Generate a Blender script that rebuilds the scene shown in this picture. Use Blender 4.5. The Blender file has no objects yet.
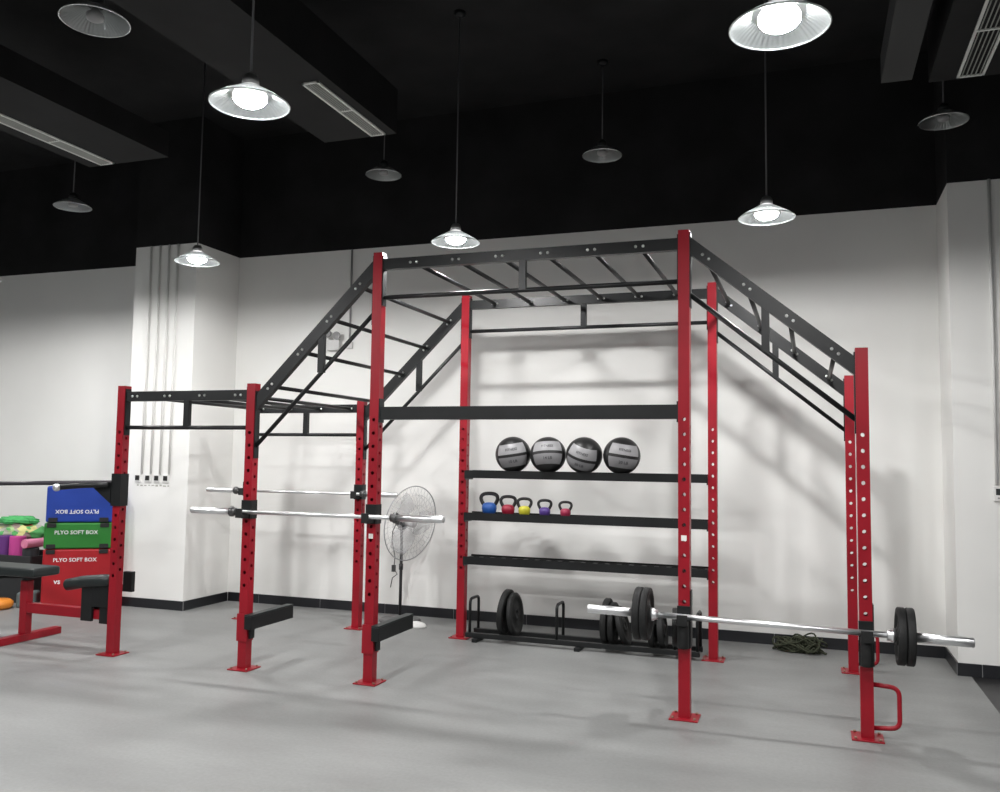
import bpy, bmesh, math, random
from mathutils import Vector, Matrix
from math import sin, cos, pi, radians as R
random.seed(7)
sc = bpy.context.scene
C = sc.collection

# ---------------------------------------------------------------- camera, exposure, world, light levels
cam = bpy.data.cameras.new('camera'); cam_o = bpy.data.objects.new('camera', cam); C.objects.link(cam_o)
RIGHT, UP, BACK = (0.942229, 0.334656, 0.014507), (0.011137, -0.074582, 0.997153), (0.334785, -0.939385, -0.074)
cam_o.matrix_world = Matrix(((RIGHT[0], UP[0], BACK[0], 5.49818), (RIGHT[1], UP[1], BACK[1], -5.89189), (RIGHT[2], UP[2], BACK[2], 1.65711), (0, 0, 0, 1)))
cam.sensor_width = 36; cam.lens = 36 * 0.86935; cam.clip_end = 60
sc.camera = cam_o
sc.view_settings.view_transform = 'Standard'; sc.view_settings.look = 'None'
sc.view_settings.gamma = 1; sc.view_settings.use_curve_mapping = False
sc.view_settings.exposure = 0.0
BULB = 860.0          # emission of each lit bulb
w = bpy.data.worlds.new('world'); sc.world = w; w.use_nodes = True
w.node_tree.nodes['Background'].inputs[0].default_value = (0.9, 0.95, 1, 1)
w.node_tree.nodes['Background'].inputs[1].default_value = 0.02

# ---------------------------------------------------------------- materials
MATS = {}
def mat(name, col, rough=.5, metal=0, noise=None, emit=0, bump=0, spec=.5, coat=0):
    if name in MATS: return MATS[name]
    m = bpy.data.materials.new(name); m.use_nodes = True; nt = m.node_tree; b = nt.nodes['Principled BSDF']
    b.inputs['Base Color'].default_value = (*col, 1); b.inputs['Roughness'].default_value = rough
    b.inputs['Metallic'].default_value = metal; b.inputs['Specular IOR Level'].default_value = spec
    b.inputs['Coat Weight'].default_value = coat
    if emit: b.inputs['Emission Color'].default_value = (*col, 1); b.inputs['Emission Strength'].default_value = emit
    if noise or bump:
        tc = nt.nodes.new('ShaderNodeTexCoord'); n = nt.nodes.new('ShaderNodeTexNoise')
        nt.links.new(tc.outputs['Object'], n.inputs['Vector'])
        n.inputs['Scale'].default_value = noise[0] if noise else 60; n.inputs['Detail'].default_value = 6
        if noise:
            mr = nt.nodes.new('ShaderNodeMapRange'); mr.inputs[3].default_value = 1 - noise[1]; mr.inputs[4].default_value = 1 + noise[1]
            mr.inputs[1].default_value = .3; mr.inputs[2].default_value = .7
            nt.links.new(n.outputs[0], mr.inputs[0])
            mx = nt.nodes.new('ShaderNodeVectorMath'); mx.operation = 'SCALE'; mx.inputs[0].default_value = col
            nt.links.new(mr.outputs[0], mx.inputs['Scale']); nt.links.new(mx.outputs[0], b.inputs['Base Color'])
        if bump:
            bp = nt.nodes.new('ShaderNodeBump'); bp.inputs['Strength'].default_value = bump; bp.inputs['Distance'].default_value = .004
            nt.links.new(n.outputs[0], bp.inputs['Height']); nt.links.new(bp.outputs[0], b.inputs['Normal'])
    MATS[name] = m; return m
RED = mat('red_powder_coat', (.27, .006, .015), .34, noise=(3, .12), spec=.35)
STEEL = mat('black_steel', (.008, .009, .0095), .42, noise=(8, .2), spec=.35)
RUBBER = mat('black_rubber', (.010, .0105, .0105), .62, noise=(30, .3), bump=.3, spec=.35)
VINYL = mat('black_vinyl', (.013, .018, .018), .42, spec=.4)
CHROME = mat('chrome', (.85, .86, .87), .36, 1)
BOLT = mat('zinc_bolt', (.75, .76, .74), .3, .9)
WALL = mat('white_wall_paint', (.80, .80, .775), .8, noise=(1.2, .025))
BLACKP = mat('black_ceiling_paint', (.017, .017, .0175), .85, noise=(2, .3), spec=.2)
DUCT = mat('black_painted_duct', (.011, .011, .0115), .75, noise=(3, .25), spec=.25)
TILE = mat('black_skirting_tile', (.012, .013, .016), .35, noise=(2, .2))
GROUT = mat('grey_grout', (.25, .25, .25), .8)
WHITE = mat('white_plastic', (.75, .75, .73), .45)
CONDUIT = mat('white_painted_conduit', (.72, .72, .70), .6)
LABEL = mat('white_label', (.8, .78, .74), .6)

def floor_mat():
    m = bpy.data.materials.new('grey_vinyl_floor'); m.use_nodes = True; nt = m.node_tree; b = nt.nodes['Principled BSDF']
    tc = nt.nodes.new('ShaderNodeTexCoord')
    mp = nt.nodes.new('ShaderNodeMapping'); mp.inputs['Scale'].default_value = (.5, 1.3, 1); mp.inputs['Rotation'].default_value = (0, 0, .3)
    nt.links.new(tc.outputs['Object'], mp.inputs['Vector'])
    n = nt.nodes.new('ShaderNodeTexNoise'); n.inputs['Scale'].default_value = 1.3; n.inputs['Detail'].default_value = 7; n.inputs['Roughness'].default_value = .6
    nt.links.new(mp.outputs[0], n.inputs['Vector'])
    n2 = nt.nodes.new('ShaderNodeTexNoise'); n2.inputs['Scale'].default_value = 45; n2.inputs['Detail'].default_value = 3
    nt.links.new(tc.outputs['Object'], n2.inputs['Vector'])
    cr = nt.nodes.new('ShaderNodeValToRGB'); cr.color_ramp.elements[0].position = .32; cr.color_ramp.elements[1].position = .66
    cr.color_ramp.elements[0].color = (.205, .209, .205, 1); cr.color_ramp.elements[1].color = (.28, .285, .28, 1)
    nt.links.new(n.outputs[0], cr.inputs[0])
    mx = nt.nodes.new('ShaderNodeMix'); mx.data_type = 'RGBA'; mx.blend_type = 'MULTIPLY'; mx.inputs[0].default_value = .25
    nt.links.new(cr.outputs[0], mx.inputs[6]); nt.links.new(n2.outputs[0], mx.inputs[7])
    nt.links.new(mx.outputs[2], b.inputs['Base Color'])
    b.inputs['Roughness'].default_value = .42; b.inputs['Specular IOR Level'].default_value = .4
    mr = nt.nodes.new('ShaderNodeMapRange'); mr.inputs[3].default_value = .36; mr.inputs[4].default_value = .55
    nt.links.new(n.outputs[0], mr.inputs[0]); nt.links.new(mr.outputs[0], b.inputs['Roughness'])
    return m
def shade_mat():
    m = bpy.data.materials.new('ribbed_glass_shade'); m.use_nodes = True; nt = m.node_tree; nt.nodes.clear()
    out = nt.nodes.new('ShaderNodeOutputMaterial')
    tr = nt.nodes.new('ShaderNodeBsdfTransparent'); tr.inputs[0].default_value = (.9, .92, .92, 1)
    gl = nt.nodes.new('ShaderNodeBsdfGlossy'); gl.inputs[0].default_value = (.42, .44, .44, 1); gl.inputs['Roughness'].default_value = .3
    df = nt.nodes.new('ShaderNodeBsdfTranslucent'); df.inputs[0].default_value = (.5, .52, .52, 1)
    tc = nt.nodes.new('ShaderNodeTexCoord'); sx = nt.nodes.new('ShaderNodeSeparateXYZ'); nt.links.new(tc.outputs['Object'], sx.inputs[0])
    at = nt.nodes.new('ShaderNodeMath'); at.operation = 'ARCTAN2'; nt.links.new(sx.outputs[0], at.inputs[0]); nt.links.new(sx.outputs[1], at.inputs[1])
    mu = nt.nodes.new('ShaderNodeMath'); mu.operation = 'MULTIPLY'; mu.inputs[1].default_value = 48; nt.links.new(at.outputs[0], mu.inputs[0])
    sn = nt.nodes.new('ShaderNodeMath'); sn.operation = 'SINE'; nt.links.new(mu.outputs[0], sn.inputs[0])
    bp = nt.nodes.new('ShaderNodeBump'); bp.inputs['Strength'].default_value = .5; bp.inputs['Distance'].default_value = .004
    nt.links.new(sn.outputs[0], bp.inputs['Height']); nt.links.new(bp.outputs[0], gl.inputs['Normal'])
    m1 = nt.nodes.new('ShaderNodeMixShader'); m1.inputs[0].default_value = .10; nt.links.new(gl.outputs[0], m1.inputs[1]); nt.links.new(df.outputs[0], m1.inputs[2])
    m2 = nt.nodes.new('ShaderNodeMixShader'); m2.inputs[0].default_value = .35; nt.links.new(m1.outputs[0], m2.inputs[1]); nt.links.new(tr.outputs[0], m2.inputs[2])
    nt.links.new(m2.outputs[0], out.inputs[0]); return m
FLOOR = floor_mat(); SHADE = shade_mat()
LIT = mat('lit_led_face', (1, .99, .985), .5, emit=BULB); GLOW = mat('bulb_glare_glow', (1, .99, .985), .5, emit=2.2); RIM = mat('polished_glass_rim', (.8, .82, .82), .12, .7)  # weak glow added to the upper bulb, standing in for lamp glare
UNLIT = mat('unlit_bulb', (.28, .28, .28), .4)

# ---------------------------------------------------------------- mesh helpers
def M(): return bmesh.new()
def box(bm, a, b, mi=0):
    (x0, y0, z0), (x1, y1, z1) = a, b
    v = [bm.verts.new(c) for c in ((x0,y0,z0),(x1,y0,z0),(x1,y1,z0),(x0,y1,z0),(x0,y0,z1),(x1,y0,z1),(x1,y1,z1),(x0,y1,z1))]
    for f in ((3,2,1,0),(4,5,6,7),(0,1,5,4),(1,2,6,5),(2,3,7,6),(3,0,4,7)):
        fc = bm.faces.new([v[i] for i in f]); fc.material_index = mi
    return bm
def cbox(bm, c, s, mi=0): return box(bm, [c[i]-s[i]/2 for i in range(3)], [c[i]+s[i]/2 for i in range(3)], mi)
def beam(bm, p, q, wy, h, side=Vector((0, 1, 0)), vertical_ends=False):
    """rectangular bar from p to q, width wy along `side`, height h perpendicular"""
    p, q = Vector(p), Vector(q); d = (q-p).normalized(); s = (side - d*side.dot(d)).normalized(); n = d.cross(s).normalized()
    if n.z < 0: n = -n
    vs = []
    for c in (p, q):
        if vertical_ends:
            up = Vector((0, 0, 1)) * (h/2/abs(n.z))
        else: up = n*h/2
        for a, b in ((-1,-1),(1,-1),(1,1),(-1,1)): vs.append(bm.verts.new(c + s*a*wy/2 + up*b))
    for f in ((0,1,2,3),(7,6,5,4),(0,4,5,1),(1,5,6,2),(2,6,7,3),(3,7,4,0)): bm.faces.new([vs[i] for i in f])
    return bm
def tube(bm, pts, r, seg=12, caps=True, mi=0, closed=False):
    pts = [Vector(p) for p in pts]; n = len(pts); rs = r if isinstance(r, (list, tuple)) else [r]*n
    rings = []; prev = None
    for i, p in enumerate(pts):
        if closed: d = (pts[(i+1) % n]-pts[i-1])
        else: d = pts[min(i+1, n-1)]-pts[max(i-1, 0)]
        d = d.normalized() if d.length > 1e-9 else Vector((0, 0, 1))
        if prev is None: u = d.orthogonal().normalized()
        else: u = (prev - d*prev.dot(d)).normalized()
        prev = u; v = d.cross(u)
        rings.append([bm.verts.new(p + (u*cos(2*pi*k/seg)+v*sin(2*pi*k/seg))*rs[i]) for k in range(seg)])
    rng = n if closed else n-1
    for i in range(rng):
        a, b = rings[i], rings[(i+1) % n]
        for k in range(seg):
            f = bm.faces.new((a[k], a[(k+1) % seg], b[(k+1) % seg], b[k])); f.smooth = True; f.material_index = mi
    if caps and not closed:
        bm.faces.new(rings[0][::-1]).material_index = mi; bm.faces.new(rings[-1]).material_index = mi
    return bm
def cyl(bm, p, q, r, seg=16, mi=0): return tube(bm, [p, q], r, seg, True, mi)
def lathe(bm, prof, seg=32, mt=Matrix(), mi=0, smooth=True):
    rings = []
    for r, z in prof:
        if r < 1e-6: rings.append([bm.verts.new(mt @ Vector((0, 0, z)))])
        else: rings.append([bm.verts.new(mt @ Vector((r*cos(2*pi*k/seg), r*sin(2*pi*k/seg), z))) for k in range(seg)])
    for a, b in zip(rings, rings[1:]):
        for k in range(seg):
            k2 = (k+1) % seg
            if len(a) == 1 and len(b) == 1: continue
            vs = (a[0], b[k], b[k2]) if len(a) == 1 else ((a[k], b[0], a[k2]) if len(b) == 1 else (a[k], b[k], b[k2], a[k2]))
            f = bm.faces.new(vs); f.smooth = smooth; f.material_index = mi
    return bm
def arc(c, r, a0, a1, n, ax1, ax2):
    c, ax1, ax2 = Vector(c), Vector(ax1), Vector(ax2)
    return [c + (ax1*cos(a0+(a1-a0)*i/n) + ax2*sin(a0+(a1-a0)*i/n))*r for i in range(n+1)]
def roundpath(pts, r, n=5):
    pts = [Vector(p) for p in pts]; out = [pts[0]]
    for i in range(1, len(pts)-1):
        a, b, c = pts[i-1], pts[i], pts[i+1]; d1 = (a-b).normalized(); d2 = (c-b).normalized()
        p1 = b+d1*r; p2 = b+d2*r
        for k in range(n+1):
            t = k/n; out.append(p1*(1-t)**2 + b*2*t*(1-t) + p2*t*t)
    out.append(pts[-1]); return out
def AX(pos, zdir, roll=0):
    z = Vector(zdir).normalized(); return Matrix.Translation(pos) @ z.to_track_quat('Z', 'Y').to_matrix().to_4x4() @ Matrix.Rotation(roll, 4, 'Z')
def obj(name, bm, m, parent=None, bevel=0, recalc=True):
    if recalc: bmesh.ops.recalc_face_normals(bm, faces=bm.faces)
    me = bpy.data.meshes.new(name); bm.to_mesh(me); bm.free()
    for x in (m if isinstance(m, (list, tuple)) else [m]): me.materials.append(x)
    o = bpy.data.objects.new(name, me); C.objects.link(o); o.parent = parent
    if bevel:
        b = o.modifiers.new('bevel', 'BEVEL'); b.width = bevel; b.segments = 2; b.limit_method = 'ANGLE'
    return o
def thing(name, label, cat, loc=(0, 0, 0), rot=(0, 0, 0), group=None):
    o = bpy.data.objects.new(name, None); C.objects.link(o); o.location = loc; o.rotation_euler = rot; o.empty_display_size = .1
    return tag(o, label, cat, group)
def tag(o, label, cat, group=None):
    o['label'] = label; o['category'] = cat
    if group: o['group'] = group
    return o
def struct(name, bm, m, parent=None):
    o = obj(name, bm, m, parent)
    if not parent: o['kind'] = 'structure'
    return o
def dup(o, loc=None, rot=None, label=None, parent=None):
    c = o.copy(); C.objects.link(c)
    if parent: c.parent = parent
    if loc is not None: c.location = loc
    if rot is not None: c.rotation_euler = rot
    if label: c['label'] = label
    for ch in [x for x in KIDS(o)]: dup(ch, parent=c)
    return c
def KIDS(o): return [x for x in C.objects if x.parent == o]
def text_mesh(s, size, extr=.0008):
    cu = bpy.data.curves.new('t', 'FONT'); cu.body = s; cu.size = size; cu.extrude = extr; cu.align_x = 'CENTER'; cu.align_y = 'CENTER'
    cu.offset = size*.012; cu.resolution_u = 2
    to = bpy.data.objects.new('t', cu); me = bpy.data.meshes.new_from_object(to)
    bpy.data.objects.remove(to); bpy.data.curves.remove(cu); return me
def text_obj(s, size, m, parent, mw, name='lettering', warp=None):
    me = text_mesh(s, size)
    if warp:
        for v in me.vertices: v.co = warp(v.co)
    me.transform(mw); me.materials.clear(); me.materials.append(m); me.name = name
    o = bpy.data.objects.new(name, me); C.objects.link(o); o.parent = parent; return o

# ---------------------------------------------------------------- the room
X0, X1, Y0, YW, ZC, ZW = -7.0, 10.5, -8.5, 2.665, 5.45, 4.013
FX = 6.69
struct('floor', box(M(), (X0, Y0, -.1), (FX, YW, 0)), FLOOR)
struct('floor_right', box(M(), (FX, Y0, -.1), (X1, YW, -.001)), mat('black_floor_tile', (.012, .012, .013), .4, noise=(3, .3)))
struct('ceiling', box(M(), (X0, Y0, ZC), (X1, YW+.2, ZC+.1)), BLACKP)
def wall(name, a, b, paint=WALL):
    bm = M(); box(bm, (a[0], a[1], 0), (b[0], b[1], ZW), 0); box(bm, (a[0], a[1], ZW), (b[0], b[1], ZC), 1)
    return struct(name, bm, [paint, BLACKP])
wall('wall_back', (X0, YW), (X1, YW+.2))
WG = mat('low_bounce_wall_grey', (.30, .30, .30), .8)  # unseen walls darkened to cut the light they bounce onto the back wall
wall('wall_left', (X0-.2, Y0), (X0, YW+.2), WG); wall('wall_right', (X1, Y0), (X1+.2, YW+.2), WG); wall('wall_front', (X0-.2, Y0-.2), (X1+.2, Y0), WG)
CX0, CX1, CY = -1.70, -.86, 1.90
wall('wall_column_left', (CX0, CY), (CX1, YW-.001))
PX, PY = 6.60, 2.02
wall('wall_pier_right', (PX, PY), (X1-.001, YW-.001))
def skirting(name, p, q, nrm, tile=.6, off=0.0):
    p, q, n = Vector(p), Vector(q), Vector(nrm); L = (q-p).length; d = (q-p)/L; bm = M(); t = .012; h = .1
    def slab(a, b, th, z0, z1, mi):
        P0 = p+d*a; P1 = p+d*b+n*th; box(bm, (min(P0.x, P1.x), min(P0.y, P1.y), z0), (max(P0.x, P1.x), max(P0.y, P1.y), z1), mi)
    s = -off
    while s < L:
        a, b = max(s, 0)+.003, min(s+tile, L)-.003
        if b > a: slab(a, b, t, 0, h, 0)
        s += tile
    slab(0, L, t*.7, 0, h*.97, 1)
    return struct(name, bm, [TILE, GROUT])
skirting('baseboard_back', (CX1+.013, YW, 0), (PX, YW, 0), (0, -1, 0), .8, .38)
skirting('baseboard_back_left', (X0, YW, 0), (CX0, YW, 0), (0, -1, 0))
skirting('baseboard_column_front', (CX0, CY, 0), (CX1+.012, CY, 0), (0, -1, 0), .9)
skirting('baseboard_column_side', (CX1, CY, 0), (CX1, YW-.013, 0), (1, 0, 0), .9)
skirting('baseboard_pier_side', (PX, PY, 0), (PX, YW-.013, 0), (-1, 0, 0), .6)
skirting('baseboard_pier_front', (PX-.012, PY, 0), (X1, PY, 0), (0, -1, 0), .6, .42)

# ducts, beams and grilles under the black ceiling
def duct(label, a, b, vent=None):
    t = thing('air_duct', label, 'duct', (0, 0, 0), group='black ducts under the ceiling')
    bm = box(M(), a, b)
    obj('duct_body', bm, DUCT, t)
    if vent:
        (x0, y0), (x1, y1) = vent; z = a[2]
        bm = M(); f = .018
        for q in (((x0,y0),(x1,y0+f)),((x0,y1-f),(x1,y1)),((x0,y0),(x0+f,y1)),((x1-f,y0),(x1,y1))):
            box(bm, (*q[0], z-.012), (*q[1], z-.001))
        n = max(1, round((y1-y0)/.7)) 
        for k in range(1, n): ym = y0+(y1-y0)*k/n; box(bm, (x0, ym-.008, z-.011), (x1, ym+.008, z-.001))
        g = obj('vent_grille', bm, mat('white_grille', (.8, .81, .77), .5), t)
        bm = M(); k = 5
        for i in range(k):
            x = x0+f+(x1-x0-2*f)*(i+.5)/k; beam(bm, (x, y0+f, z-.007), (x, y1-f, z-.007), .011, .003, Vector((1, 0, .6)))
        obj('louvre', bm, mat('grey_louvre', (.38, .39, .36), .5), g)
    return t
duct('black ceiling duct at the left with a long grey grille', (-1.2, -5, 4.5), (-.24, .68, 4.745), ((-1.03, -3.2), (-.86, .75-.1)))
duct('black ceiling duct with a short white-framed grille, left of centre', (1.40, -5, 4.5), (2.12, .79, 4.9), ((1.885, -.36), (2.03, .76)))
duct('wide black ceiling duct with a white grille at top right', (6.36, -5, 4.5), (7.1, 1.06, 4.9), ((6.54, -2.6), (6.72, 1.02)))
struct('trim_1', box(M(), (6.03, -8, 4.5), (6.24, .97, 4.72)), mat('lit_underside_beam_grey', (.045, .046, .046), .8))  # light on the beam's underside put into its lighter grey

# ---------------------------------------------------------------- pendant lamps
def lamp(x, y, z, ztop, lit, label, name='pendant_lamp', group=None):
    t = thing(name, label, 'lamp', (x, y, z), group=group)
    obj('rod', cyl(M(), (0, 0, .13), (0, 0, ztop-z-.03), .006, 8), mat('grey_rod', (.10, .10, .105), .5), t)
    obj('canopy', lathe(M(), [(0, ztop-z), (.05, ztop-z), (.045, ztop-z-.03), (.012, ztop-z-.045), (0, ztop-z-.045)], 16), STEEL, t)
    obj('socket', lathe(M(), [(0, .15), (.03, .15), (.042, .13), (.045, .096), (.03, .0935), (0, .0935)], 20), mat('aluminium', (.5, .5, .5), .35, .9) if lit else STEEL, t)
    K_ = 1 if lit else .92
    prof = [(.046, .088), (.062, .085), (.11, .058), (.16, .028), (.196, .004), (.202, -.004), (.199, -.009), (.194, -.003), (.158, .024), (.108, .053), (.06, .080), (.046, .083)]
    obj('glass_shade', lathe(M(), [(a_*K_, b_*K_+.09*(1-K_)) for a_, b_ in prof], 48), SHADE, t)
    rim = tube(M(), [(.2*K_*cos(2*pi*k/40), .2*K_*sin(2*pi*k/40), -.003+.007*(1-K_)/.08*K_) for k in range(40)], .0045, 6, closed=True); obj('shade_rim', rim, RIM, t)
    if lit:
        obj('bulb', lathe(M(), [(0, .092), (.042, .090), (.058, .082), (.078, .062), (.087, .045), (.088, .028), (.085, .022), (0, .022)], 24), GLOW, t)
        obj('bulb_face', lathe(M(), [(.083, .0205), (.072, .006), (.05, -.008), (.025, -.015), (0, -.017)], 24), LIT, t)
    else:
        obj('bulb', lathe(M(), [(0, .078), (.02, .076), (.026, .06), (.045, .045), (.05, .03), (.046, .014), (.03, .004), (0, .001)], 20), UNLIT, t)
    return t
LZ = 3.465
lamp(2.81, -2.24, LZ, ZC, True, 'lit glass pendant lamp at upper left, second largest in view')
lamp(5.40, -2.24, LZ, ZC, True, 'lit glass pendant lamp at the top, largest in view')
lamp(.14, .68, LZ, ZC, True, 'lit pendant lamp hanging in front of the left white column')
lamp(2.74, .69, LZ, ZC, True, 'lit pendant lamp above the monkey bars, between the two tall front posts')
lamp(5.22, .66, LZ, ZC, True, 'lit pendant lamp above the sloping ladder at the right of the rig')
for i, (x, y) in enumerate(((.2, -2.24), (8, -2.24), (-2.6, .68), (-5.4, -.2), (-2.5, -2.24), (.2, -5.16), (2.8, -5.16), (5.4, -5.16), (8, -5.16), (-2.5, -5.16))):
    lamp(x, y, LZ, ZC, True, 'lit glass pendant lamp outside the picture, beside or behind the viewer', group='lamps out of view')
lamp(1.73, -2.21, 4.09, 4.499, False, 'unlit glass pendant lamp at top left corner, largest of the unlit ones')
lamp(1.38, 1.98, 4.58, ZC, False, 'unlit pendant lamp below the end of the short grille, left of centre')
lamp(-1.78, 1.05, 4.25, ZC, False, 'unlit pendant lamp at far left, above the plain left wall')
lamp(3.69, 1.95, 4.53, ZC, False, 'unlit pendant lamp high above the middle of the rig')
lamp(6.555, 1.78, 4.451, ZC, False, 'dark unlit pendant lamp at upper right, near the right pier')

# ---------------------------------------------------------------- the rig
W = .075
PXS = [0, 1.2994, 2.4038, 4.7120, 5.8120]
HS = [2.237, 2.237, 3.226, 3.226, 2.390]
YB = 1.803
rig = thing('training_rig', 'large red and black steel climbing and squat rig with monkey bars', 'rig', (2.9, .9, 0))
RO = Vector((2.9, .9, 0))
def L(x, y, z): return Vector((x, y, z))-RO
def holed_face(bm, o, ux, h, zs, hr=.0135, depth=.0):
    """face spanned by ux*W and z, holes at zs"""
    o, ux = Vector(o), Vector(ux); n = ux.cross(Vector((0, 0, 1)))
    def P(a, z, d=0): return bm.verts.new(o+ux*a+Vector((0, 0, z))+n*d)
    def quad(z0, z1):
        bm.faces.new((P(0, z0), P(W, z0), P(W, z1), P(0, z1)))
    c = .05; prev = 0
    for z in zs:
        if z-c > prev+1e-4: quad(prev, z-c)
        N = 12; circ = [P(W/2+hr*cos(2*pi*k/N), z+hr*sin(2*pi*k/N)) for k in range(N)]
        circ2 = [P(W/2+hr*cos(2*pi*k/N), z+hr*sin(2*pi*k/N), -.004) for k in range(N)]
        out = []
        for k in range(N):
            a = 2*pi*k/N; ca, sa = cos(a), sin(a); s = min((W/2)/abs(ca) if abs(ca) > 1e-6 else 9, c/abs(sa) if abs(sa) > 1e-6 else 9)
            out.append(P(W/2+ca*s, z+sa*s))
        cor = {0: (W, z+c), 1: (0, z+c), 2: (0, z-c), 3: (W, z-c)}
        cv = {k: P(*v) for k, v in cor.items()}
        for k in range(N):
            k2 = (k+1) % N
            a0 = 2*pi*k/N; a1 = 2*pi*(k+1)/N; ins = None
            for q, ang in enumerate((math.atan2(c, W/2), pi-math.atan2(c, W/2), pi+math.atan2(c, W/2), 2*pi-math.atan2(c, W/2))):
                if a0 < ang < a1: ins = cv[q]
            bm.faces.new([circ[k], out[k]] + ([ins] if ins else []) + [out[k2], circ[k2]])
            bm.faces.new((circ[k], circ[k2], circ2[k2], circ2[k]))
        prev = z+c
    if h > prev: quad(prev, h)
def post(x, y, h, label=None, z0=.65, z1=1.95):
    bm = M(); a = W/2; zs = []
    z = z0
    while z < z1+.001: zs.append(z); z += .1
    o = L(x, y, 0)
    holed_face(bm, o+Vector((-a, -a, 0)), (1, 0, 0), h, zs)
    holed_face(bm, o+Vector((a, -a, 0)), (0, 1, 0), h, [q+.05 for q in zs[:-1]])
    holed_face(bm, o+Vector((a, a, 0)), (-1, 0, 0), h, zs)
    holed_face(bm, o+Vector((-a, a, 0)), (0, -1, 0), h, [q+.05 for q in zs[:-1]])
    p = obj('upright', bm, RED, rig, recalc=False)
    if label: p['label'] = label
    bm = M(); cbox(bm, o+Vector((0, 0, h+.003)), (W, W, .006)); obj('post_cap', bm, RED, p)
    bm = M(); cbox(bm, o+Vector((0, 0, .005)), (.185, .185, .01))
    bp = obj('base_plate', bm, RED, p, bevel=.003)
    bm = M()
    for sx in (-1, 1):
        for sy in (-1, 1): cyl(bm, o+Vector((sx*.07, sy*.07, .01)), o+Vector((sx*.07, sy*.07, .022)), .009, 6)
    obj('anchor_bolts', bm, mat('dull_bolt', (.3, .2, .15), .5, .5), bp)
    return p
posts = {}
for i, (x, h) in enumerate(zip(PXS, HS)):
    for j, y in enumerate((0, YB)): posts[i, j] = post(x, y, h, z1=(2.0 if h > 3 else 1.85))
for i, z in ((2, 1.08), (3, 1.165)):
    bm = M(); cbox(bm, L(PXS[i], -W/2-.001, z), (.036, .002, .036)); s = obj('sticker', bm, LABEL, posts[i, 0]); s['label'] = 'small white sticker'
for j, y in ((0, 0), (1, YB)):
    x = PXS[4]+W/2
    pts = roundpath([L(x, y, .325), L(x+.145, y, .315), L(x+.145, y, .075), L(x, y, .065)], .05)
    h = obj('storage_handle', tube(M(), pts, .014, 10), RED, posts[4, j]); h['label'] = 'red D-shaped tube handle'

BOLT_ME = None
def bolt(parent, p):
    global BOLT_ME
    if BOLT_ME is None:
        bm = M(); lathe(bm, [(0, 0), (.011, 0), (.011, .005), (.008, .009), (0, .010)], 8, AX((0, 0, 0), (0, -1, 0)))
        o = obj('bolt', bm, BOLT, parent); BOLT_ME = o.data
    else:
        o = bpy.data.objects.new('bolt', BOLT_ME); C.objects.link(o); o.parent = parent
    o.location = p
def side_unit(x0, z0, x1, z1, y, xb, strut_x, drop=.27, ends=True):
    """rail with a pull-up bar hung below it: rail centre z0 -> z1, bar drop below"""
    a, b = x0+W/2, x1-W/2; sl = (z1-z0)/(b-a); ang = math.atan(sl)
    # rail
    bm = M(); beam(bm, L(a, y, z0), L(b, y, z1), .05, .092 if abs(sl) > .1 else .082, vertical_ends=True)
    if ends:
        for xx, zz, s in ((a, z0, 1), (b, z1, -1)):
            cbox(bm, L(xx+s*.004, y, zz-drop/2+.0), (.008, .06, drop+.13+.06*abs(sl)))
    rail = obj('side_rail', bm, STEEL, rig)
    bar = obj('pull_up_bar', cyl(M(), L(a, y, z0-drop), L(b, y, z1-drop), .017, 14), STEEL, rig)
    zr = z0+(strut_x-a)*sl
    bm = M(); box(bm, L(strut_x-.025, y-.02, zr-drop), L(strut_x+.025, y+.02, zr-.03)); obj('strut', bm, STEEL, bar)
    for xx in xb:
        zz = z0+(xx-a)*sl
        for k in (-1, 1):
            dx = .026*k*cos(ang); bolt(rail, L(xx+dx, y-.025, zz+dx*sl))
    return lambda xx: z0+(xx-a)*sl
RX = {0: [.135, .47, .82, 1.17], 1: [1.467, 1.735, 1.987, 2.232], 2: [2.7, 3.043, 3.385, 3.727, 4.07, 4.41], 3: [4.856, 5.121, 5.388, 5.658]}
specs = {0: (2.153, 2.153, .66, .262), 1: (2.088, 3.115, 1.915, .345), 2: (3.141, 3.141, 3.56, .255), 3: (3.127, 2.282, 5.235, .335)}
for i, (z0, z1, sx, dr) in specs.items():
    for j, y in enumerate((0, YB)):
        fz = side_unit(PXS[i], z0, PXS[i+1], z1, y, RX[i], sx, dr)
    for xx in RX[i]:
        obj('monkey_rung', cyl(M(), L(xx, .02, fz(xx)-.0), L(xx, YB-.02, fz(xx)-.0), .0165, 14), STEEL, rig)
# flat cross beam between the two tall front posts
bm = M(); box(bm, L(PXS[2]+W/2, -.03, 1.952), L(PXS[3]-W/2, .03, 2.048))
for xx, s in ((PXS[2]+W/2, 1), (PXS[3]-W/2, -1)): box(bm, L(xx, -.036, 1.93), L(xx+s*.01, .036, 2.11 if s > 0 else 2.07))
obj('cross_beam', bm, STEEL, rig)
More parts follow.
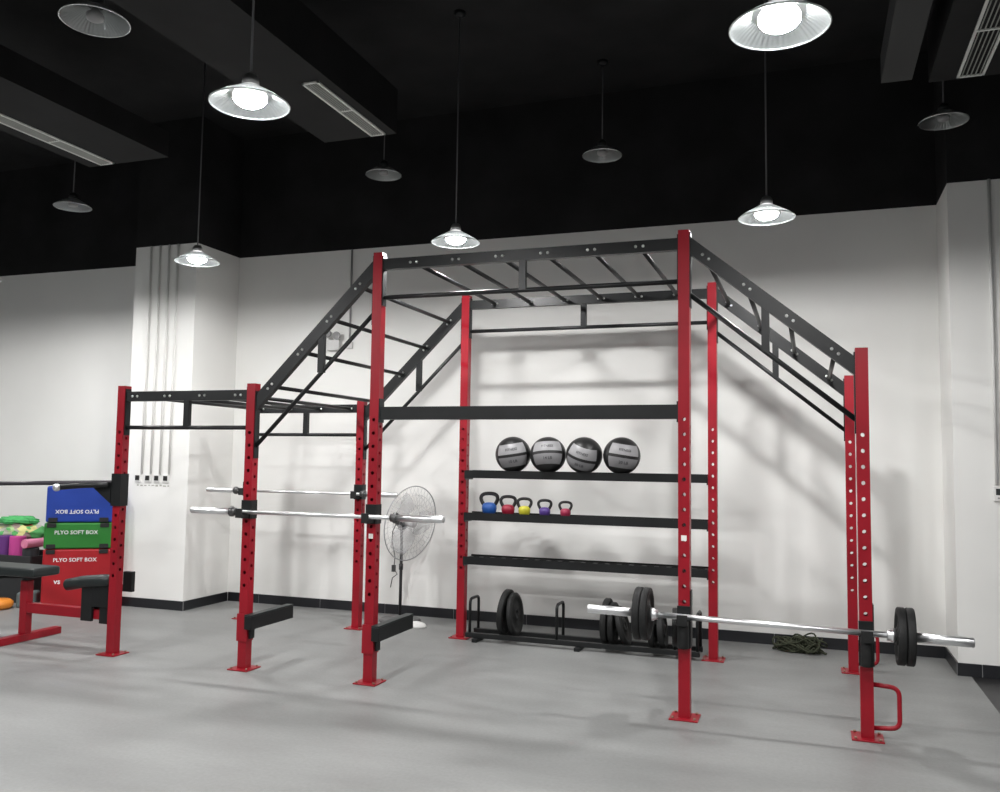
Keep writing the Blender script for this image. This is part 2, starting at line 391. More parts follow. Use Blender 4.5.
# storage shelves between the two tall back posts
SX0, SX1 = PXS[2]+W/2, PXS[3]-W/2
def tray(zf, slotted=False):
    bm = M(); y0, y1 = YB-.08, YB+.13; t = .004
    if slotted:
        box(bm, L(SX0, y0, zf-t), L(SX1, y0+.035, zf)); box(bm, L(SX0, y1-.035, zf-t), L(SX1, y1, zf))
        n = 20
        for k in range(n+1):
            xx = SX0+.02+(SX1-SX0-.04)*k/n; box(bm, L(xx-.02, y0+.035, zf-t), L(xx+.02, y1-.035, zf))
    else: box(bm, L(SX0, y0, zf-t), L(SX1, y1, zf))
    box(bm, L(SX0, y0-.004, zf-.058), L(SX1, y0, zf+.014)); box(bm, L(SX0, y1, zf-.058), L(SX1, y1+.004, zf+.014))
    sh = obj('storage_shelf', bm, STEEL, rig)
    for xx, s in ((SX0, 1), (SX1, -1)):
        bm = M(); box(bm, L(xx, y0+.005, zf-.075), L(xx+s*.008, y1-.005, zf-.006)); obj('shelf_bracket', bm, STEEL, sh)
    return sh
SH = (1.548, 1.155, .748)
tray(SH[0]); tray(SH[1]); tray(SH[2], True)

# ---------------------------------------------------------------- hooks, arms, barbells, plates
def j_hook(x, y, z, label, s=1, z0=-.055, z1=.09, bulge=0):
    """clamped hook on the front of an upright; z = bar axis height; s = side of the inner gusset"""
    t = thing('j_hook', label, 'hook', (x, y, z))
    a = W/2; bm = M()
    box(bm, (-a-.006, -a-.012, z0), (a+.006, -a-.0005, z1)); box(bm, (a+.0005, -a-.0005, z0), (a+.008, a, z1+bulge*.10))
    obj('clamp', bm, STEEL, t, bevel=.002)
    bm = M()
    if bulge: cyl(bm, (0, -a-.04, z0+.005), (0, -a-.04, -.024), .036, 20); box(bm, (-.034, -a-.095, -.05), (.034, -a-.0125, -.0235)); box(bm, (-.034, -a-.108, -.05), (.034, -a-.0955, .02))
    else: box(bm, (-.03, -a-.095, -.045), (.03, -a-.0125, -.021)); box(bm, (-.03, -a-.107, -.045), (.03, -a-.0955, .028))
    obj('cradle', bm, RUBBER, t, bevel=.003)
    return t
BY = -.093
j_hook(PXS[1], 0, 1.226, 'black j-hook on the second front post from the left, holding the chrome barbell')
j_hook(PXS[2], 0, 1.226, 'black j-hook on the third front post from the left, holding the chrome barbell')
j_hook(PXS[0], YB, 1.31, 'black j-hook on the far left back post, holding the rear barbell')
j_hook(PXS[1], YB, 1.31, 'black j-hook on the back post behind the rack bay, holding the rear barbell')
j_hook(PXS[3], 0, .660, 'large black j-hook low on the fourth front post, under the loaded barbell', z0=-.205, z1=.065, bulge=1)
j_hook(PXS[4], 0, .645, 'large black j-hook low on the rightmost front post, under the loaded barbell', z0=-.205, z1=.065, bulge=1)

def barbell(label, c, L_, sl, rs, rb, ends=.0, tilt=0):
    t = thing('barbell', label, 'barbell', c, (0, tilt, 0)); h = L_/2
    obj('shaft', cyl(M(), (-h+sl, 0, 0), (h-sl, 0, 0), rb, 16), CHROME, t)
    for s in (-1, 1):
        bm = M(); lathe(bm, [(0, 0), (rs*.9, 0), (rs, .004), (rs, sl-.03), (rs*.8, sl-.03), (rs*.8, sl-.0), (0, sl)], 20, AX((s*h, 0, 0), (-s, 0, 0)))
        obj('sleeve', bm, CHROME, t)
        bm = M(); lathe(bm, [(rb, 0), (rs+.014, 0), (rs+.014, .02), (rs+.004, .03), (rs+.004, .045), (rb, .045)], 20, AX((s*(h-sl-.001), 0, 0), (-s, 0, 0)))
        obj('collar', bm, mat('dark_steel', (.12, .12, .12), .35, .8) if rs < .028 else CHROME, t)
    return t
barbell('empty chrome barbell racked across the left bay, on the front posts', (1.917, BY, 1.226), 2.2, .375, .026, .0155)
barbell('empty chrome barbell racked on the back posts, behind the front one', (.65, YB+BY, 1.31), 2.2, .345, .025, .014)
TILT = .0155
barbell('low barbell loaded with black plates, sticking out at the right', (5.237, BY, .655), 2.31, .42, .029, .0185, tilt=TILT)

def plate_bm(R_, th):
    prof = [(.030, -th*.5), (.055, -th*.5), (.058, -th*.28), (R_*.74, -th*.22), (R_*.80, -th*.5), (R_*.97, -th*.5), (R_, -th*.38), (R_, th*.38), (R_*.97, th*.5), (R_*.80, th*.5), (R_*.74, th*.22), (.058, th*.28), (.055, th*.5), (.030, th*.5), (.030, -th*.5)]
    return lathe(M(), prof, 40)
PL = None
def plate(label, c, axis, R_=.2, th=.045, group=None):
    t = obj('weight_plate', plate_bm(R_, th), RUBBER); t.matrix_world = AX(c, axis)
    return tag(t, label, 'weight plate', group)
def barz(x): return .655-(x-5.243)*math.tan(TILT)
for x, l in ((4.477, 'black weight plate on the left sleeve of the low barbell, inner one of the pair'), (4.428, 'black weight plate on the left sleeve of the low barbell, outer one of the pair'),
             (6.000, 'black weight plate on the right sleeve of the low barbell, inner one of the pair'), (6.049, 'black weight plate on the right sleeve of the low barbell, outer one of the pair')):
    plate(l, (x, BY, barz(x)), (cos(TILT), 0, -sin(TILT)), .17, .046)

def spotter(x, label):
    t = thing('spotter_arm', label, 'spotter arm', (x, 0, .43)); a = W/2
    bm = M(); box(bm, (a+.0005, -a-.002, -.21), (a+.010, a+.002, .0)); box(bm, (-a-.010, -a-.002, -.21), (-a-.0005, a+.002, .0))
    box(bm, (-a-.010, -a-.010, -.21), (a+.010, -a-.0025, .0)); obj('clamp', bm, RED, t)
    bm = M(); box(bm, (a+.0105, -a-.05, -.11), (a+.075, .50, -.01)); obj('arm_tube', bm, STEEL, t, bevel=.003)
    bm = M(); box(bm, (a+.0105, -a-.05, -.0095), (a+.075, .50, .004)); obj('arm_pad', bm, VINYL, t, bevel=.003)
    bm = M(); box(bm, (a+.012, -a+.01, -.19), (a+.03, a-.01, -.1105)); obj('locking_pin', bm, STEEL, t)
    return t
spotter(PXS[1], 'black spotter arm low on the second front post from the left')
spotter(PXS[2], 'black spotter arm low on the third front post from the left')

# arm bracket on the far left post, silver tip pointing at the viewer, and the long dark bar beyond it
t = thing('dip_arm', 'black gusseted dip arm with silver end cap on the far left post', 'rig attachment', (0, 0, 1.36)); a = W/2
bm = M(); box(bm, (-a-.012, -a-.002, -.13), (-a-.0005, a+.002, .10)); box(bm, (-a-.012, -a-.014, -.13), (a+.012, -a-.0025, .14)); box(bm, (a+.0005, -a-.002, -.13), (a+.012, a+.002, .14))
obj('clamp', bm, STEEL, t)
bm = M(); v = [(-a-.0125, -.11), (-a-.0125, .06), (-.26, .06), (-.26, .035)]
f1 = [bm.verts.new((x, -a, z)) for x, z in v]; f2 = [bm.verts.new((x, -a-.02, z)) for x, z in v]
bm.faces.new(f1); bm.faces.new(f2[::-1])
for k in range(4): bm.faces.new((f1[k], f2[k], f2[(k+1) % 4], f1[(k+1) % 4]))
obj('gusset', bm, STEEL, t)
bm = M(); tube(bm, [(-a-.02, -a-.03, .045), (-.30, -a-.09, .035), (-.46, -a-.16, .02)], [.022, .022, .024], 14); obj('handle', bm, STEEL, t)
bm = M(); lathe(bm, [(0, 0), (.024, 0), (.031, .008), (.032, .03), (.026, .042), (0, .047)], 20, AX((-.461, -a-.1605, .0195), (-.35, -.92, -.1))); o = obj('end_cap', bm, CHROME, t); o['label'] = 'shiny silver end cap'
tag(obj('pull_up_pole', cyl(M(), (-3.2, .075, 1.33), (-.052, .075, 1.425), .019, 14), mat('dark_pole', (.03, .026, .032), .35)), 'long dark round pole reaching in from the left edge', 'pole')

# ---------------------------------------------------------------- medicine balls
def ball_mat():
    m = bpy.data.materials.new('black_and_grey_ball_leather'); m.use_nodes = True; nt = m.node_tree; b = nt.nodes['Principled BSDF']
    tc = nt.nodes.new('ShaderNodeTexCoord'); s = nt.nodes.new('ShaderNodeSeparateXYZ'); nt.links.new(tc.outputs['Object'], s.inputs[0])
    def mth(op, a, bb, c=None):
        n = nt.nodes.new('ShaderNodeMath'); n.operation = op
        for i, q in enumerate((a, bb)):
            if q is None: continue
            if isinstance(q, (int, float)): n.inputs[i].default_value = q
            else: nt.links.new(q, n.inputs[i])
        return n.outputs[0]
    X, Yy, Z = s.outputs
    ax = mth('ABSOLUTE', X, None); az = mth('ABSOLUTE', Z, None)
    # side seams bulge: half width narrows away from the middle
    wid = mth('SUBTRACT', .133, mth('MULTIPLY', mth('MULTIPLY', Z, Z), 2.2))
    inx = mth('LESS_THAN', ax, wid); inz = mth('LESS_THAN', az, .105); st = mth('GREATER_THAN', az, .013); fr = mth('LESS_THAN', Yy, 0)
    k = mth('MULTIPLY', mth('MULTIPLY', inx, inz), mth('MULTIPLY', st, fr))
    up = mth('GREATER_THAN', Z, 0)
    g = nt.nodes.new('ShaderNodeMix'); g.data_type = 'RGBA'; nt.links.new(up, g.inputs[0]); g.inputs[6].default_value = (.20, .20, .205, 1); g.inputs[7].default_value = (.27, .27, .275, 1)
    mx = nt.nodes.new('ShaderNodeMix'); mx.data_type = 'RGBA'; nt.links.new(k, mx.inputs[0]); mx.inputs[6].default_value = (.011, .011, .011, 1); nt.links.new(g.outputs[2], mx.inputs[7])
    nt.links.new(mx.outputs[2], b.inputs['Base Color']); b.inputs['Roughness'].default_value = .42
    return m
BM_ = ball_mat(); INK = mat('dark_ink', (.045, .045, .05), .6)
RB = .166
def on_ball(x0, z0):
    def f(co):
        x, z = co.x+x0, co.y+z0; r = RB+.0008+co.z
        return Vector((x, -math.sqrt(max(r*r-x*x-z*z, 0)), z))
    return f
balls = [(2.894, (R(4), R(9), R(14)), '10 LB', 'leftmost medicine ball on the top shelf, grey panel tilted slightly up to the right'),
         (3.233, (R(-10), R(3), R(14)), '14 LB', 'second medicine ball from the left on the top shelf, its panel turned upward'),
         (3.573, (R(16), R(-17), R(6)), '20 LB', 'third medicine ball on the top shelf, steeply tilted, mostly black on top'),
         (3.918, (R(3), R(-8), R(20)), '20 LB', 'rightmost medicine ball on the top shelf, beside bare shelf')]
for x, rot, wt, lab in balls:
    t = thing('medicine_ball', lab, 'medicine ball', (x, YB, SH[0]+RB+.001), (rot[0], -rot[1], rot[2]), 'medicine balls on the top shelf')
    bm = M(); bmesh.ops.create_uvsphere(bm, u_segments=40, v_segments=24, radius=RB)
    for f in bm.faces: f.smooth = True
    b = obj('leather_cover', bm, BM_, t)
    text_obj('FITNESS', .031, INK, b, Matrix(), 'lettering', on_ball(0, .055)); text_obj(wt, .036, INK, b, Matrix(), 'lettering', on_ball(0, -.055))
    bm = M()
    for sx in (-1, 1): tube(bm, [Vector((sx*(.133-2.2*z*z), -math.sqrt(RB**2-(.133-2.2*z*z)**2-z*z), z)) for z in [-.105+.21*i/14 for i in range(15)]], .0016, 6)
    obj('seam', bm, mat('black_thread', (.01, .01, .01), .6), b)

# ---------------------------------------------------------------- kettlebells
def kettlebell(x, size, col, name):
    """size = overall height; wide ring handle on a short flat-based bell"""
    s = size/.2; t = thing('kettlebell', f'{name}', 'kettlebell', (x-.01, YB+.03, SH[1]+.001), (0, 0, R(12)), 'kettlebells on the middle shelf')
    bm = lathe(M(), [(0, 0), (.050*s, 0), (.055*s, .004), (.065*s, .025*s), (.070*s, .050*s), (.068*s, .074*s), (.056*s, .094*s), (.03*s, .104*s), (0, .106*s)], 32)
    obj('bell', bm, mat('kettlebell_'+name.split()[0]+'_vinyl', col, .42), t)
    pts = [(-.052*s, 0, .085*s), (-.070*s, 0, .115*s), (-.078*s, 0, .145*s), (-.068*s, 0, .170*s), (-.042*s, 0, .184*s), (0, 0, .188*s), (.042*s, 0, .184*s), (.068*s, 0, .170*s), (.078*s, 0, .145*s), (.070*s, 0, .115*s), (.052*s, 0, .085*s)]
    sm = []
    for i in range(len(pts)-1):
        p0, p1, p2, p3 = [Vector(pts[max(0, min(len(pts)-1, i+k))]) for k in (-1, 0, 1, 2)]
        for q in range(3):
            u = q/3; sm.append(.5*((2*p1)+(p2-p0)*u+(2*p0-5*p1+4*p2-p3)*u*u+(3*p1-p0-3*p2+p3)*u**3))
    sm.append(Vector(pts[-1]))
    obj('handle', tube(M(), sm, .0175*s, 12), mat('kettlebell_black_handle', (.014, .014, .014), .4), t)
kettlebell(2.664, .203, (.012, .075, .30), 'blue kettlebell with black handle, largest and leftmost of the five')
kettlebell(2.852, .177, (.25, .006, .025), 'dark red kettlebell with black handle, between the blue and yellow ones')
kettlebell(3.012, .161, (.48, .45, .03), 'yellow kettlebell with black handle, third from the left')
kettlebell(3.208, .151, (.08, .04, .22), 'purple kettlebell with black handle, fourth from the left')
kettlebell(3.405, .140, (.30, .02, .06), 'pinkish red kettlebell with black handle, smallest and rightmost')

# ---------------------------------------------------------------- floor plate rack
t = thing('plate_rack', 'long low black floor rack for plates under the shelves', 'rack', (3.56, 1.83, 0)); RK = Vector((3.56, 1.83, 0))
def K(x, y, z): return Vector((x, y, z))-RK
rx0, rx1 = 2.49, 4.61
for y, z in ((1.70, .055), (1.92, .055)):
    bm = M(); box(bm, K(rx0, y-.022, z-.022), K(rx1, y+.022, z+.022)); obj('long_rail', bm, STEEL, t, bevel=.003)
for x in (2.60, 3.56, 4.50):
    bm = M(); box(bm, K(x-.025, 1.63, 0), K(x+.025, 1.99, .032)); obj('foot', bm, STEEL, t, bevel=.003)
for x in (2.53, 3.36, 4.40, 4.59):
    pts = roundpath([K(x, 1.70, .07), K(x, 1.70, .38), K(x, 1.92, .38), K(x, 1.92, .07)], .05)
    obj('divider_hoop', tube(M(), pts, .0135, 10), STEEL, t)
def rp(x, r, lean, label, th=.05, yaw=0):
    n = Vector((cos(lean)*cos(yaw), cos(lean)*sin(yaw), sin(lean)))
    s = math.sqrt(max(r*r-.085**2, 0)); z = .082+ (s if True else 0)*cos(lean)*1.0
    plate(label, (x, 1.81, z), n, r, th, 'plates standing in the floor rack')
rp(2.845, .205, R(-5), 'black plate standing in the floor rack near its left end, left one of the pair')
rp(2.932, .192, R(5), 'black plate leaning in the floor rack near its left end, right one of the pair', .042)
rp(3.79, .195, R(-2), 'black plate in the floor rack, just behind the left tip of the low barbell')
rp(3.85, .180, R(0), 'black plate in the floor rack, second behind the barbell tip', .045)
rp(3.935, .170, R(16), 'black plate leaning over in the floor rack, right of the barbell tip', .045)
rp(4.20, .150, R(0), 'small black plate in the floor rack, behind the plate pair of the barbell', .05)
rp(4.28, .150, R(6), 'small black plate in the floor rack, left of the fourth front post', .05)
rp(4.48, .150, R(0), 'small black plate in the floor rack, behind the fourth front post', .04)
# two flat plates hung on the fourth post hook side
plate('black plate stored against the fourth front post, under its hook', (PXS[3]-.075, .10, .56), (1, .12, 0), .125, .04)

# ---------------------------------------------------------------- rope heap
bm = M(); rr = random.Random(3)
for q in range(60):
    cx, cy = rr.uniform(-.13, .13), rr.uniform(-.08, .08); rad = rr.uniform(.03, .11); zc = rr.uniform(.015, .14)*(1-abs(cx)/.26)
    tl = rr.uniform(-.5, .5); pts = []
    ph = rr.uniform(0, 6)
    for k in range(18):
        a_ = 2*pi*k/18
        x = cx+rad*cos(a_)*1.15; y = cy+rad*.55*sin(a_); z = zc+.03*sin(a_*2+ph)+tl*rad*.3*cos(a_)
        pts.append((x, y, max(z, .012)))
    tube(bm, pts, .0075, 6, closed=True)
rope = obj('rope_heap', bm, mat('olive_rope', (.04, .046, .026), .9, noise=(50, .5), bump=.8)); rope.location = (5.40, 2.44, 0); rope.rotation_euler[2] = R(-14)
tag(rope, 'heap of tangled dark olive rope lying against the back skirting', 'rope')

# ---------------------------------------------------------------- standing fan
fan = thing('standing_fan', 'tall wire-cage pedestal fan standing by the back wall', 'fan', (1.515, 2.32, 0))
DK = mat('fan_dark_metal', (.025, .025, .027), .4); GREY = mat('fan_cage_wire', (.42, .42, .43), .4, .5)
obj('base', lathe(M(), [(0, 0), (.21, 0), (.215, .012), (.19, .03), (.06, .045), (.03, .06), (0, .06)], 36), mat('fan_base_grey', (.10, .10, .10), .5), fan)
obj('pole', cyl(M(), (0, 0, .055), (0, 0, .96), .016, 14), DK, fan)
obj('pole_collar', cyl(M(), (0, 0, .52), (0, 0, .58), .022, 14), DK, fan)
F_R = .385
FA = Vector((.955, -.29, -.14)).normalized(); FC = Vector((.11, -.02, 1.0)); F = AX(FC, FA)
bm = M(); lathe(bm, [(0, -.19), (.045, -.19), (.062, -.17), (.066, -.08), (.05, -.06), (0, -.06)], 24, F); box(bm, (-.03, -.03, .93), (.03, .03, 1.0)); obj('motor', bm, DK, fan)
bm = M()
for z in (0,):
    tube(bm, [F @ Vector((F_R*cos(2*pi*k/48), F_R*sin(2*pi*k/48), z)) for k in range(48)], .006, 6, closed=True)
for rr_, z in ((.09, .075), (.20, .06), (.30, .038), (.09, -.075), (.20, -.06), (.30, -.038)):
    tube(bm, [F @ Vector((rr_*cos(2*pi*k/36), rr_*sin(2*pi*k/36), z)) for k in range(36)], .0016, 4, closed=True)
for s in (1, -1):
    for k in range(40):
        a_ = 2*pi*k/40+.05*s
        tube(bm, [F @ Vector((q*cos(a_+(q-.05)*.6), q*sin(a_+(q-.05)*.6), s*.08*(1-(q/F_R)**2.2))) for q in (.05, .15, .25, .33, F_R)], .0012, 4, caps=False)
obj('wire_cage', bm, GREY, fan)
bm = M()
for k in range(3):
    b0 = 2*pi*k/3; g = []
    for i in range(7):
        r_ = .05+.28*i/6; wd = .10+.20*sin(pi*min(1, i/6*.8+.1)); row = []
        for j in range(5):
            a_ = b0+(j/4-.5)*wd/r_*1.0 if r_ > .1 else b0+(j/4-.5)*.9; row.append(bm.verts.new(F @ Vector((r_*cos(a_), r_*sin(a_), (j/4-.5)*.06))))
        g.append(row)
    for i in range(6):
        for j in range(4): bm.faces.new((g[i][j], g[i+1][j], g[i+1][j+1], g[i][j+1])).smooth = True
bl = mat('fan_blade_clear', (.8, .81, .82), .3); bl.node_tree.nodes['Principled BSDF'].inputs['Alpha'].default_value = .28
o = obj('blade', bm, bl, fan); md = o.modifiers.new('s', 'SOLIDIFY'); md.thickness = .003
bm = M(); lathe(bm, [(0, .06), (.03, .058), (.04, .04), (.04, -.06), (0, -.06)], 20, F); obj('hub', bm, mat('fan_blade_white', (.6, .6, .6)), fan)
bm = M(); pts = [(-.07, .02, 1.0), (-.13, .05, .90), (-.17, .13, .78), (-.17, .20, .62), (-.19, .22, .50), (-.15, .22, .44), (-.2, .21, .40), (-.22, .21, .30)]
tube(bm, pts, .005, 6); cbox(bm, (-.19, .215, .50), (.035, .03, .07)); obj('power_cord', bm, mat('cord_dark', (.05, .05, .05), .6), fan)
bm = M(); lathe(bm, [(0, 0), (.095, 0), (.10, .01), (.085, .035), (.04, .05), (0, .052)], 28); o = obj('white_weight_disc', bm, WHITE); o.location = (1.80, 2.10, 0); o.scale = (1.1, .8, 1)
tag(o, 'small white rounded cover lying on the floor right of the fan', 'cover')

# ---------------------------------------------------------------- wall fittings
t = thing('emergency_light', 'twin-head emergency light high on the back wall behind the ladder', 'light', (.42, YW, 2.98))
bm = M(); cbox(bm, (.045, -.03, -.055), (.16, .06, .12)); obj('battery_box', bm, mat('pale_grey_plastic', (.55, .55, .54), .5), t, bevel=.006)
for x, z in ((-.005, .075), (.095, .05)):
    bm = M(); lathe(bm, [(.0, 0), (.03, 0), (.042, .03), (.044, .05), (.036, .052), (.03, .045), (0, .04)], 20, AX((x, -.04, z), (.25*(1 if x > 0 else -1), -1, -.1))); obj('lamp_head', bm, mat('mid_grey_plastic', (.3, .3, .3), .4), t)
t = thing('conduit', 'thin grey conduit running down the back wall to a junction box', 'conduit', (.655, YW-.012, 2.92))
obj('pipe', cyl(M(), (0, 0, .04), (0, 0, 1.09), .011, 10), mat('grey_pipe', (.34, .34, .34), .5), t); bm = M(); cbox(bm, (0, 0, 0), (.08, .022, .08)); obj('junction_box', bm, mat('pale_grey_plastic', (.5, .5, .5)), t, bevel=.004)
for x, w_ in ((-1.475, 'leftmost'), (-1.35, 'second from the left'), (-1.226, 'third from the left'), (-1.103, 'rightmost')):
    xx = x+.0
    tag(obj('conduit', cyl(M(), (xx, CY-.0115, 1.452), (xx, CY-.0115, ZW), .011, 10), WALL), f'white painted conduit on the left column, {w_} of four', 'conduit', 'conduits on the left column')
for x, w_ in ((-1.531, 'leftmost'), (-1.393, 'second from the left'), (-1.271, 'third from the left'), (-1.149, 'rightmost')):
    t = thing('wall_switch', f'small dark wall switch on the left column, {w_} of four', 'switch', (x, CY, 1.405), group='switches on the left column')
    bm = M(); cbox(bm, (0, -.006, 0), (.085, .011, .085)); obj('switch_plate', bm, WHITE, t, bevel=.003); bm = M(); cbox(bm, (0, -.014, .004), (.052, .006, .052)); obj('switch_button', bm, mat('dark_switch', (.02, .02, .018), .4), t)
t = thing('mark_strip', 'faint grey row of small marks under the four switches', 'label', (-1.33, CY-.001, 1.33))
bm = M()
for k in range(9): cbox(bm, (-.2+k*.052, 0, random.uniform(-.006, .006)), (random.uniform(.02, .045), .001, random.uniform(.01, .02)))
obj('small_marks', bm, mat('grey_marks', (.38, .38, .34), .8), t)  # small flat grey marks in a row below the switches
for x, w_ in ((6.905, 'left'), (7.02, 'right')):
    tag(obj('conduit', cyl(M(), (x, PY-.013, 1.52), (x, PY-.013, ZW), .013, 10), CONDUIT), f'white painted conduit on the right pier, {w_} one of the pair at the picture edge', 'conduit')
t = thing('thermostat', 'white wall controller with dark screen at the right picture edge', 'controller', (6.945, PY, 1.45))
bm = M(); cbox(bm, (0, -.011, 0), (.13, .021, .12)); obj('housing', bm, WHITE, t, bevel=.004); bm = M(); cbox(bm, (.0, -.0235, .015), (.1, .003, .05)); obj('screen', bm, mat('dark_screen', (.03, .035, .035), .3), t)
bm = M()
for k in range(3): cbox(bm, (-.03+.03*k, -.0235, -.035), (.018, .003, .012))
obj('button_row', bm, mat('mid_grey_plastic', (.3, .3, .3)), t)

# ---------------------------------------------------------------- soft boxes
TXT = mat('white_print', (.82, .82, .84), .6)
def soft_box(z0, z1, col, label, up, sx=0, cname='x'):
    y0, y1 = 0, .55
    t = thing('soft_plyo_box', label, 'plyo box', (-1.95, 1.56, z0), (0, 0, R(36)), 'stack of foam boxes'); w2 = .375+sx; h = z1-z0-.004
    bm = M(); box(bm, (-w2, 0, 0), (w2, y1-y0, h)); obj('foam_block', bm, mat(cname+'_vinyl', col, .45, noise=(4, .08)), t, bevel=.018)
    tx = 0.0; tz = {'blue': .115, 'green': h-.105, 'red': h-.115}[cname]
    mw = Matrix.Translation((-.055, -.0022, tz)) @ Matrix.Rotation(R(90), 4, 'X') @ (Matrix.Rotation(pi, 4, 'Z') if not up else Matrix())
    text_obj('PLYO SOFT BOX', .058, TXT, t, mw)
    for xx in (-w2+.075, w2-.15):
        for zz, ok in ((.026, z0 > .01), (h-.026, z1 < 1.2)):
            if ok or cname == 'red':
                bm = M(); cbox(bm, (xx, -.006, zz), (.09, .010, .046)); obj('hook_strap', bm, mat('strap_black', (.012, .012, .012), .8), t, bevel=.003)
    if cname == 'red':
        text_obj('vs', .08, TXT, t, Matrix.Translation((-.22, -.0022, .29)) @ Matrix.Rotation(R(90), 4, 'X')); text_obj('.', .08, TXT, t, Matrix.Translation((.03, -.0022, .27)) @ Matrix.Rotation(R(90), 4, 'X'))
    return t
soft_box(0.001, .638, (.36, .006, .012), 'tall red foam box, lowest of the stack beside the left column', True, 0, 'red')
soft_box(.640, .922, (.02, .19, .025), 'green foam box, middle of the stack', True, 0, 'green')
soft_box(.924, 1.315, (.006, .04, .30), 'blue foam box on top of the stack, its lettering upside down', False, -.01, 'blue')

# ---------------------------------------------------------------- pile of mats and nets left of the boxes
t = thing('mat_bin', 'dark open bin holding rolled mats behind the bench', 'bin', (-3.01, 1.85, 0))
bm = M(); w_ = .36
for a_, b_ in (((-w_, -.3, 0), (w_, -.285, .52)), ((-w_, .285, 0), (w_, .3, .52)), ((-w_, -.285, 0), (-w_+.015, .285, .52)), ((w_-.015, -.285, 0), (w_, .285, .52)), ((-w_+.015, -.285, 0), (w_-.015, .285, .02))): box(bm, a_, b_)
obj('bin_wall', bm, mat('dark_bin', (.022, .024, .026), .6), t, bevel=.006)
def roll(x, y, r, h, col, label, z=.021, tilt=(0, 0)):
    bm = M(); prof = [(0, 0), (r*.98, 0), (r, .01), (r, h-.01), (r*.98, h)]
    for k in range(5): prof += [(r*(.9-.17*k), h), (r*(.87-.17*k), h-.006), (r*(.84-.17*k), h)]
    prof.append((0, h)); lathe(bm, prof, 28)
    o = obj('rolled_mat', bm, mat('foam_'+label.split()[0], col, .7)); o.location = (x, y, z); o.rotation_euler = (*tilt, 0); return tag(o, label, 'exercise mat')
roll(-3.17, 1.66, .085, .70, (.10, .02, .16), 'purple rolled mat standing in the bin at the left edge')
roll(-2.97, 1.66, .085, .70, (.50, .05, .26), 'magenta rolled mat standing upright in the bin')
roll(-2.77, 1.66, .085, .58, (.03, .035, .04), 'charcoal rolled mat standing in the bin beside the magenta one')
o = roll(-2.86, 1.5, .05, .32, (.75, .25, .40), 'pink foam roller lying on top of the charcoal mat', .70, (R(90), 0)); o.location = (-2.74, 1.86, .655)
# net of coloured balls
nb = random.Random(5); cols = [('green', (.06, .42, .10)), ('lime', (.35, .62, .18)), ('yellow', (.75, .65, .12)), ('orange', (.80, .25, .04)), ('white', (.62, .62, .55)), ('pale_pink', (.55, .40, .42))]
def blob(cx, cy, cz, rx, ry, rz, seed):
    bm = M(); bmesh.ops.create_icosphere(bm, subdivisions=4, radius=1)
    q = random.Random(seed); ph = [q.uniform(0, 6) for _ in range(9)]
    for v in bm.verts:
        n = v.co.copy(); d = 1+.07*sin(7*n.x+ph[0]+3*n.z)+.06*sin(9*n.y+ph[1]+4*n.x)+.05*sin(13*n.z+ph[2]+5*n.y)+.035*sin(21*n.x+ph[3]+17*n.z)+.03*sin(26*n.y+ph[4]+11*n.x)
        v.co = Vector((n.x*rx*d, n.y*ry*d, max(n.z*rz*d, -rz*.55)))
    for f in bm.faces: f.smooth = True
    return bm
def net_mat():
    m = bpy.data.materials.new('multicolour_net_fabric'); m.use_nodes = True; nt = m.node_tree; b = nt.nodes['Principled BSDF']
    tc = nt.nodes.new('ShaderNodeTexCoord'); v = nt.nodes.new('ShaderNodeTexVoronoi'); v.inputs['Scale'].default_value = 11; nt.links.new(tc.outputs['Object'], v.inputs['Vector'])
    s = nt.nodes.new('ShaderNodeSeparateColor'); nt.links.new(v.outputs['Color'], s.inputs[0])
    cr = nt.nodes.new('ShaderNodeValToRGB'); cr.color_ramp.interpolation = 'CONSTANT'; e = cr.color_ramp.elements
    e[0].color = (.10, .40, .12, 1); e[1].position = .3; e[1].color = (.38, .55, .25, 1)
    for p_, c_ in ((.5, (.42, .42, .34, 1)), (.68, (.30, .22, .20, 1)), (.8, (.62, .60, .25, 1)), (.92, (.60, .16, .08, 1))):
        q = e.new(p_); q.color = c_
    nt.links.new(s.outputs[0], cr.inputs[0]); nt.links.new(cr.outputs[0], b.inputs['Base Color']); b.inputs['Roughness'].default_value = .8
    bp = nt.nodes.new('ShaderNodeBump'); bp.inputs['Strength'].default_value = .6; bp.inputs['Distance'].default_value = .02; nt.links.new(v.outputs['Distance'], bp.inputs['Height']); nt.links.new(bp.outputs[0], b.inputs['Normal']); return m
o = obj('net_bag', blob(0, 0, 0, .36, .2, .135, 2), net_mat()); o.location = (-3.28, 1.98, .72); tag(o, 'lumpy multicoloured net bag heaped on top of the bin', 'bag')
o = obj('folded_towel', blob(0, 0, 0, .26, .17, .055, 9), mat('green_towel', (.07, .40, .12), .9, noise=(20, .3))); o.location = (-3.34, 1.98, .865); tag(o, 'crumpled green cloth on the very top of the heap', 'cloth')
o = obj('balance_disc', lathe(M(), [(0, 0), (.14, 0), (.17, .03), (.17, .07), (.14, .095), (0, .10)], 28), mat('orange_rubber', (.75, .26, .03), .5)); o.location = (-2.72, 1.20, 0); tag(o, 'orange disc lying on the floor under the bench at the left edge', 'disc')
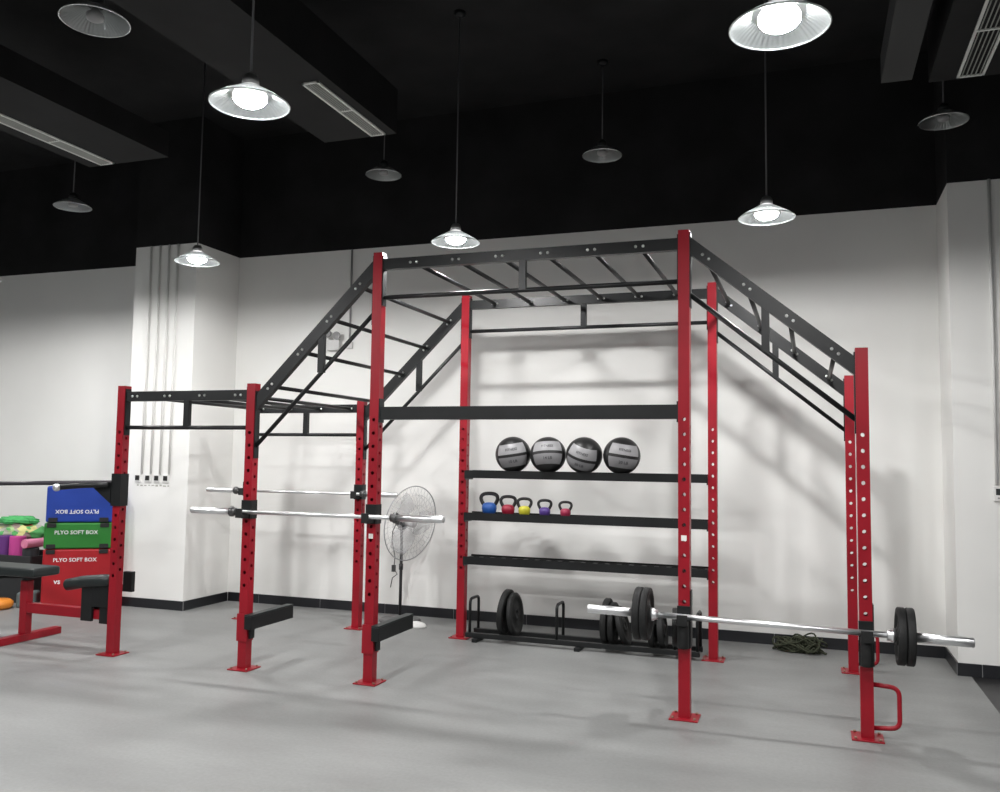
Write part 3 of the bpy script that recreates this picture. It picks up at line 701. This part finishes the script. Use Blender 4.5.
o = obj('step_pad', box(M(), (-.10, -.10, 0), (.10, .10, .16)), mat('grey_teal_foam', (.10, .13, .13), .7), bevel=.02); o.rotation_euler[2] = R(36); o.location = (-2.54, 1.45, 0); tag(o, 'dark grey foam block on the floor left of the red box', 'block')

# ---------------------------------------------------------------- bench fixed to the far left post
t = thing('weight_bench', 'red framed bench with black pads, hooked to the far left post', 'bench', (-1.1, .12, 0)); BN = Vector((-1.1, .12, 0))
def B(x, y, z): return Vector((x, y, z))-BN
bm = M(); box(bm, B(-1.145, -.50, .001), B(-1.065, .49, .062)); obj('foot_beam', bm, RED, t, bevel=.004)
bm = M(); box(bm, B(-1.145, .085, .0625), B(-1.065, .155, .53)); obj('upright', bm, RED, t, bevel=.004)
bm = M(); box(bm, B(-1.0645, .085, .250), B(-.2355, .155, .335)); obj('frame_beam', bm, RED, t, bevel=.004)
bm = M(); box(bm, B(-.235, .075, .22), B(-.13, .165, .36)); obj('hook_bracket', bm, STEEL, t, bevel=.004)
bm = M(); box(bm, B(-1.13, .09, .5305), B(-1.08, .15, .575)); obj('pad_bracket', bm, STEEL, t)
bm = M(); box(bm, B(-1.95, -.03, .575), B(-.88, .27, .655)); o = obj('seat_pad', bm, VINYL, t, bevel=.022)
bm = M(); cyl(bm, B(-1.9, .12, .50), B(-1.15, .12, .555), .012, 10); obj('adjustment_rod', bm, STEEL, t)
bm = M(); box(bm, B(-.42, .055, .235), B(-.30, .0845, .56)); box(bm, B(-.42, .1555, .235), B(-.30, .185, .56)); box(bm, B(-.42, .0560, .36), B(-.13, .1840, .558)); obj('roller_bracket', bm, STEEL, t, bevel=.006)
bm = M(); tube(bm, [B(-.58, .05, .52), B(-.57, .05, .53), B(-.40, .06, .565), B(-.18, .07, .585), B(-.10, .072, .59)], [.03, .05, .052, .055, .05], 20); obj('foam_roller', bm, VINYL, t)
bm = M(); box(bm, B(-.02, .10, .50), B(.075, .14, .67)); box(bm, B(-.13, .10, .50), B(-.02, .14, .555)); obj('stop_plate', bm, STEEL, t, bevel=.004)
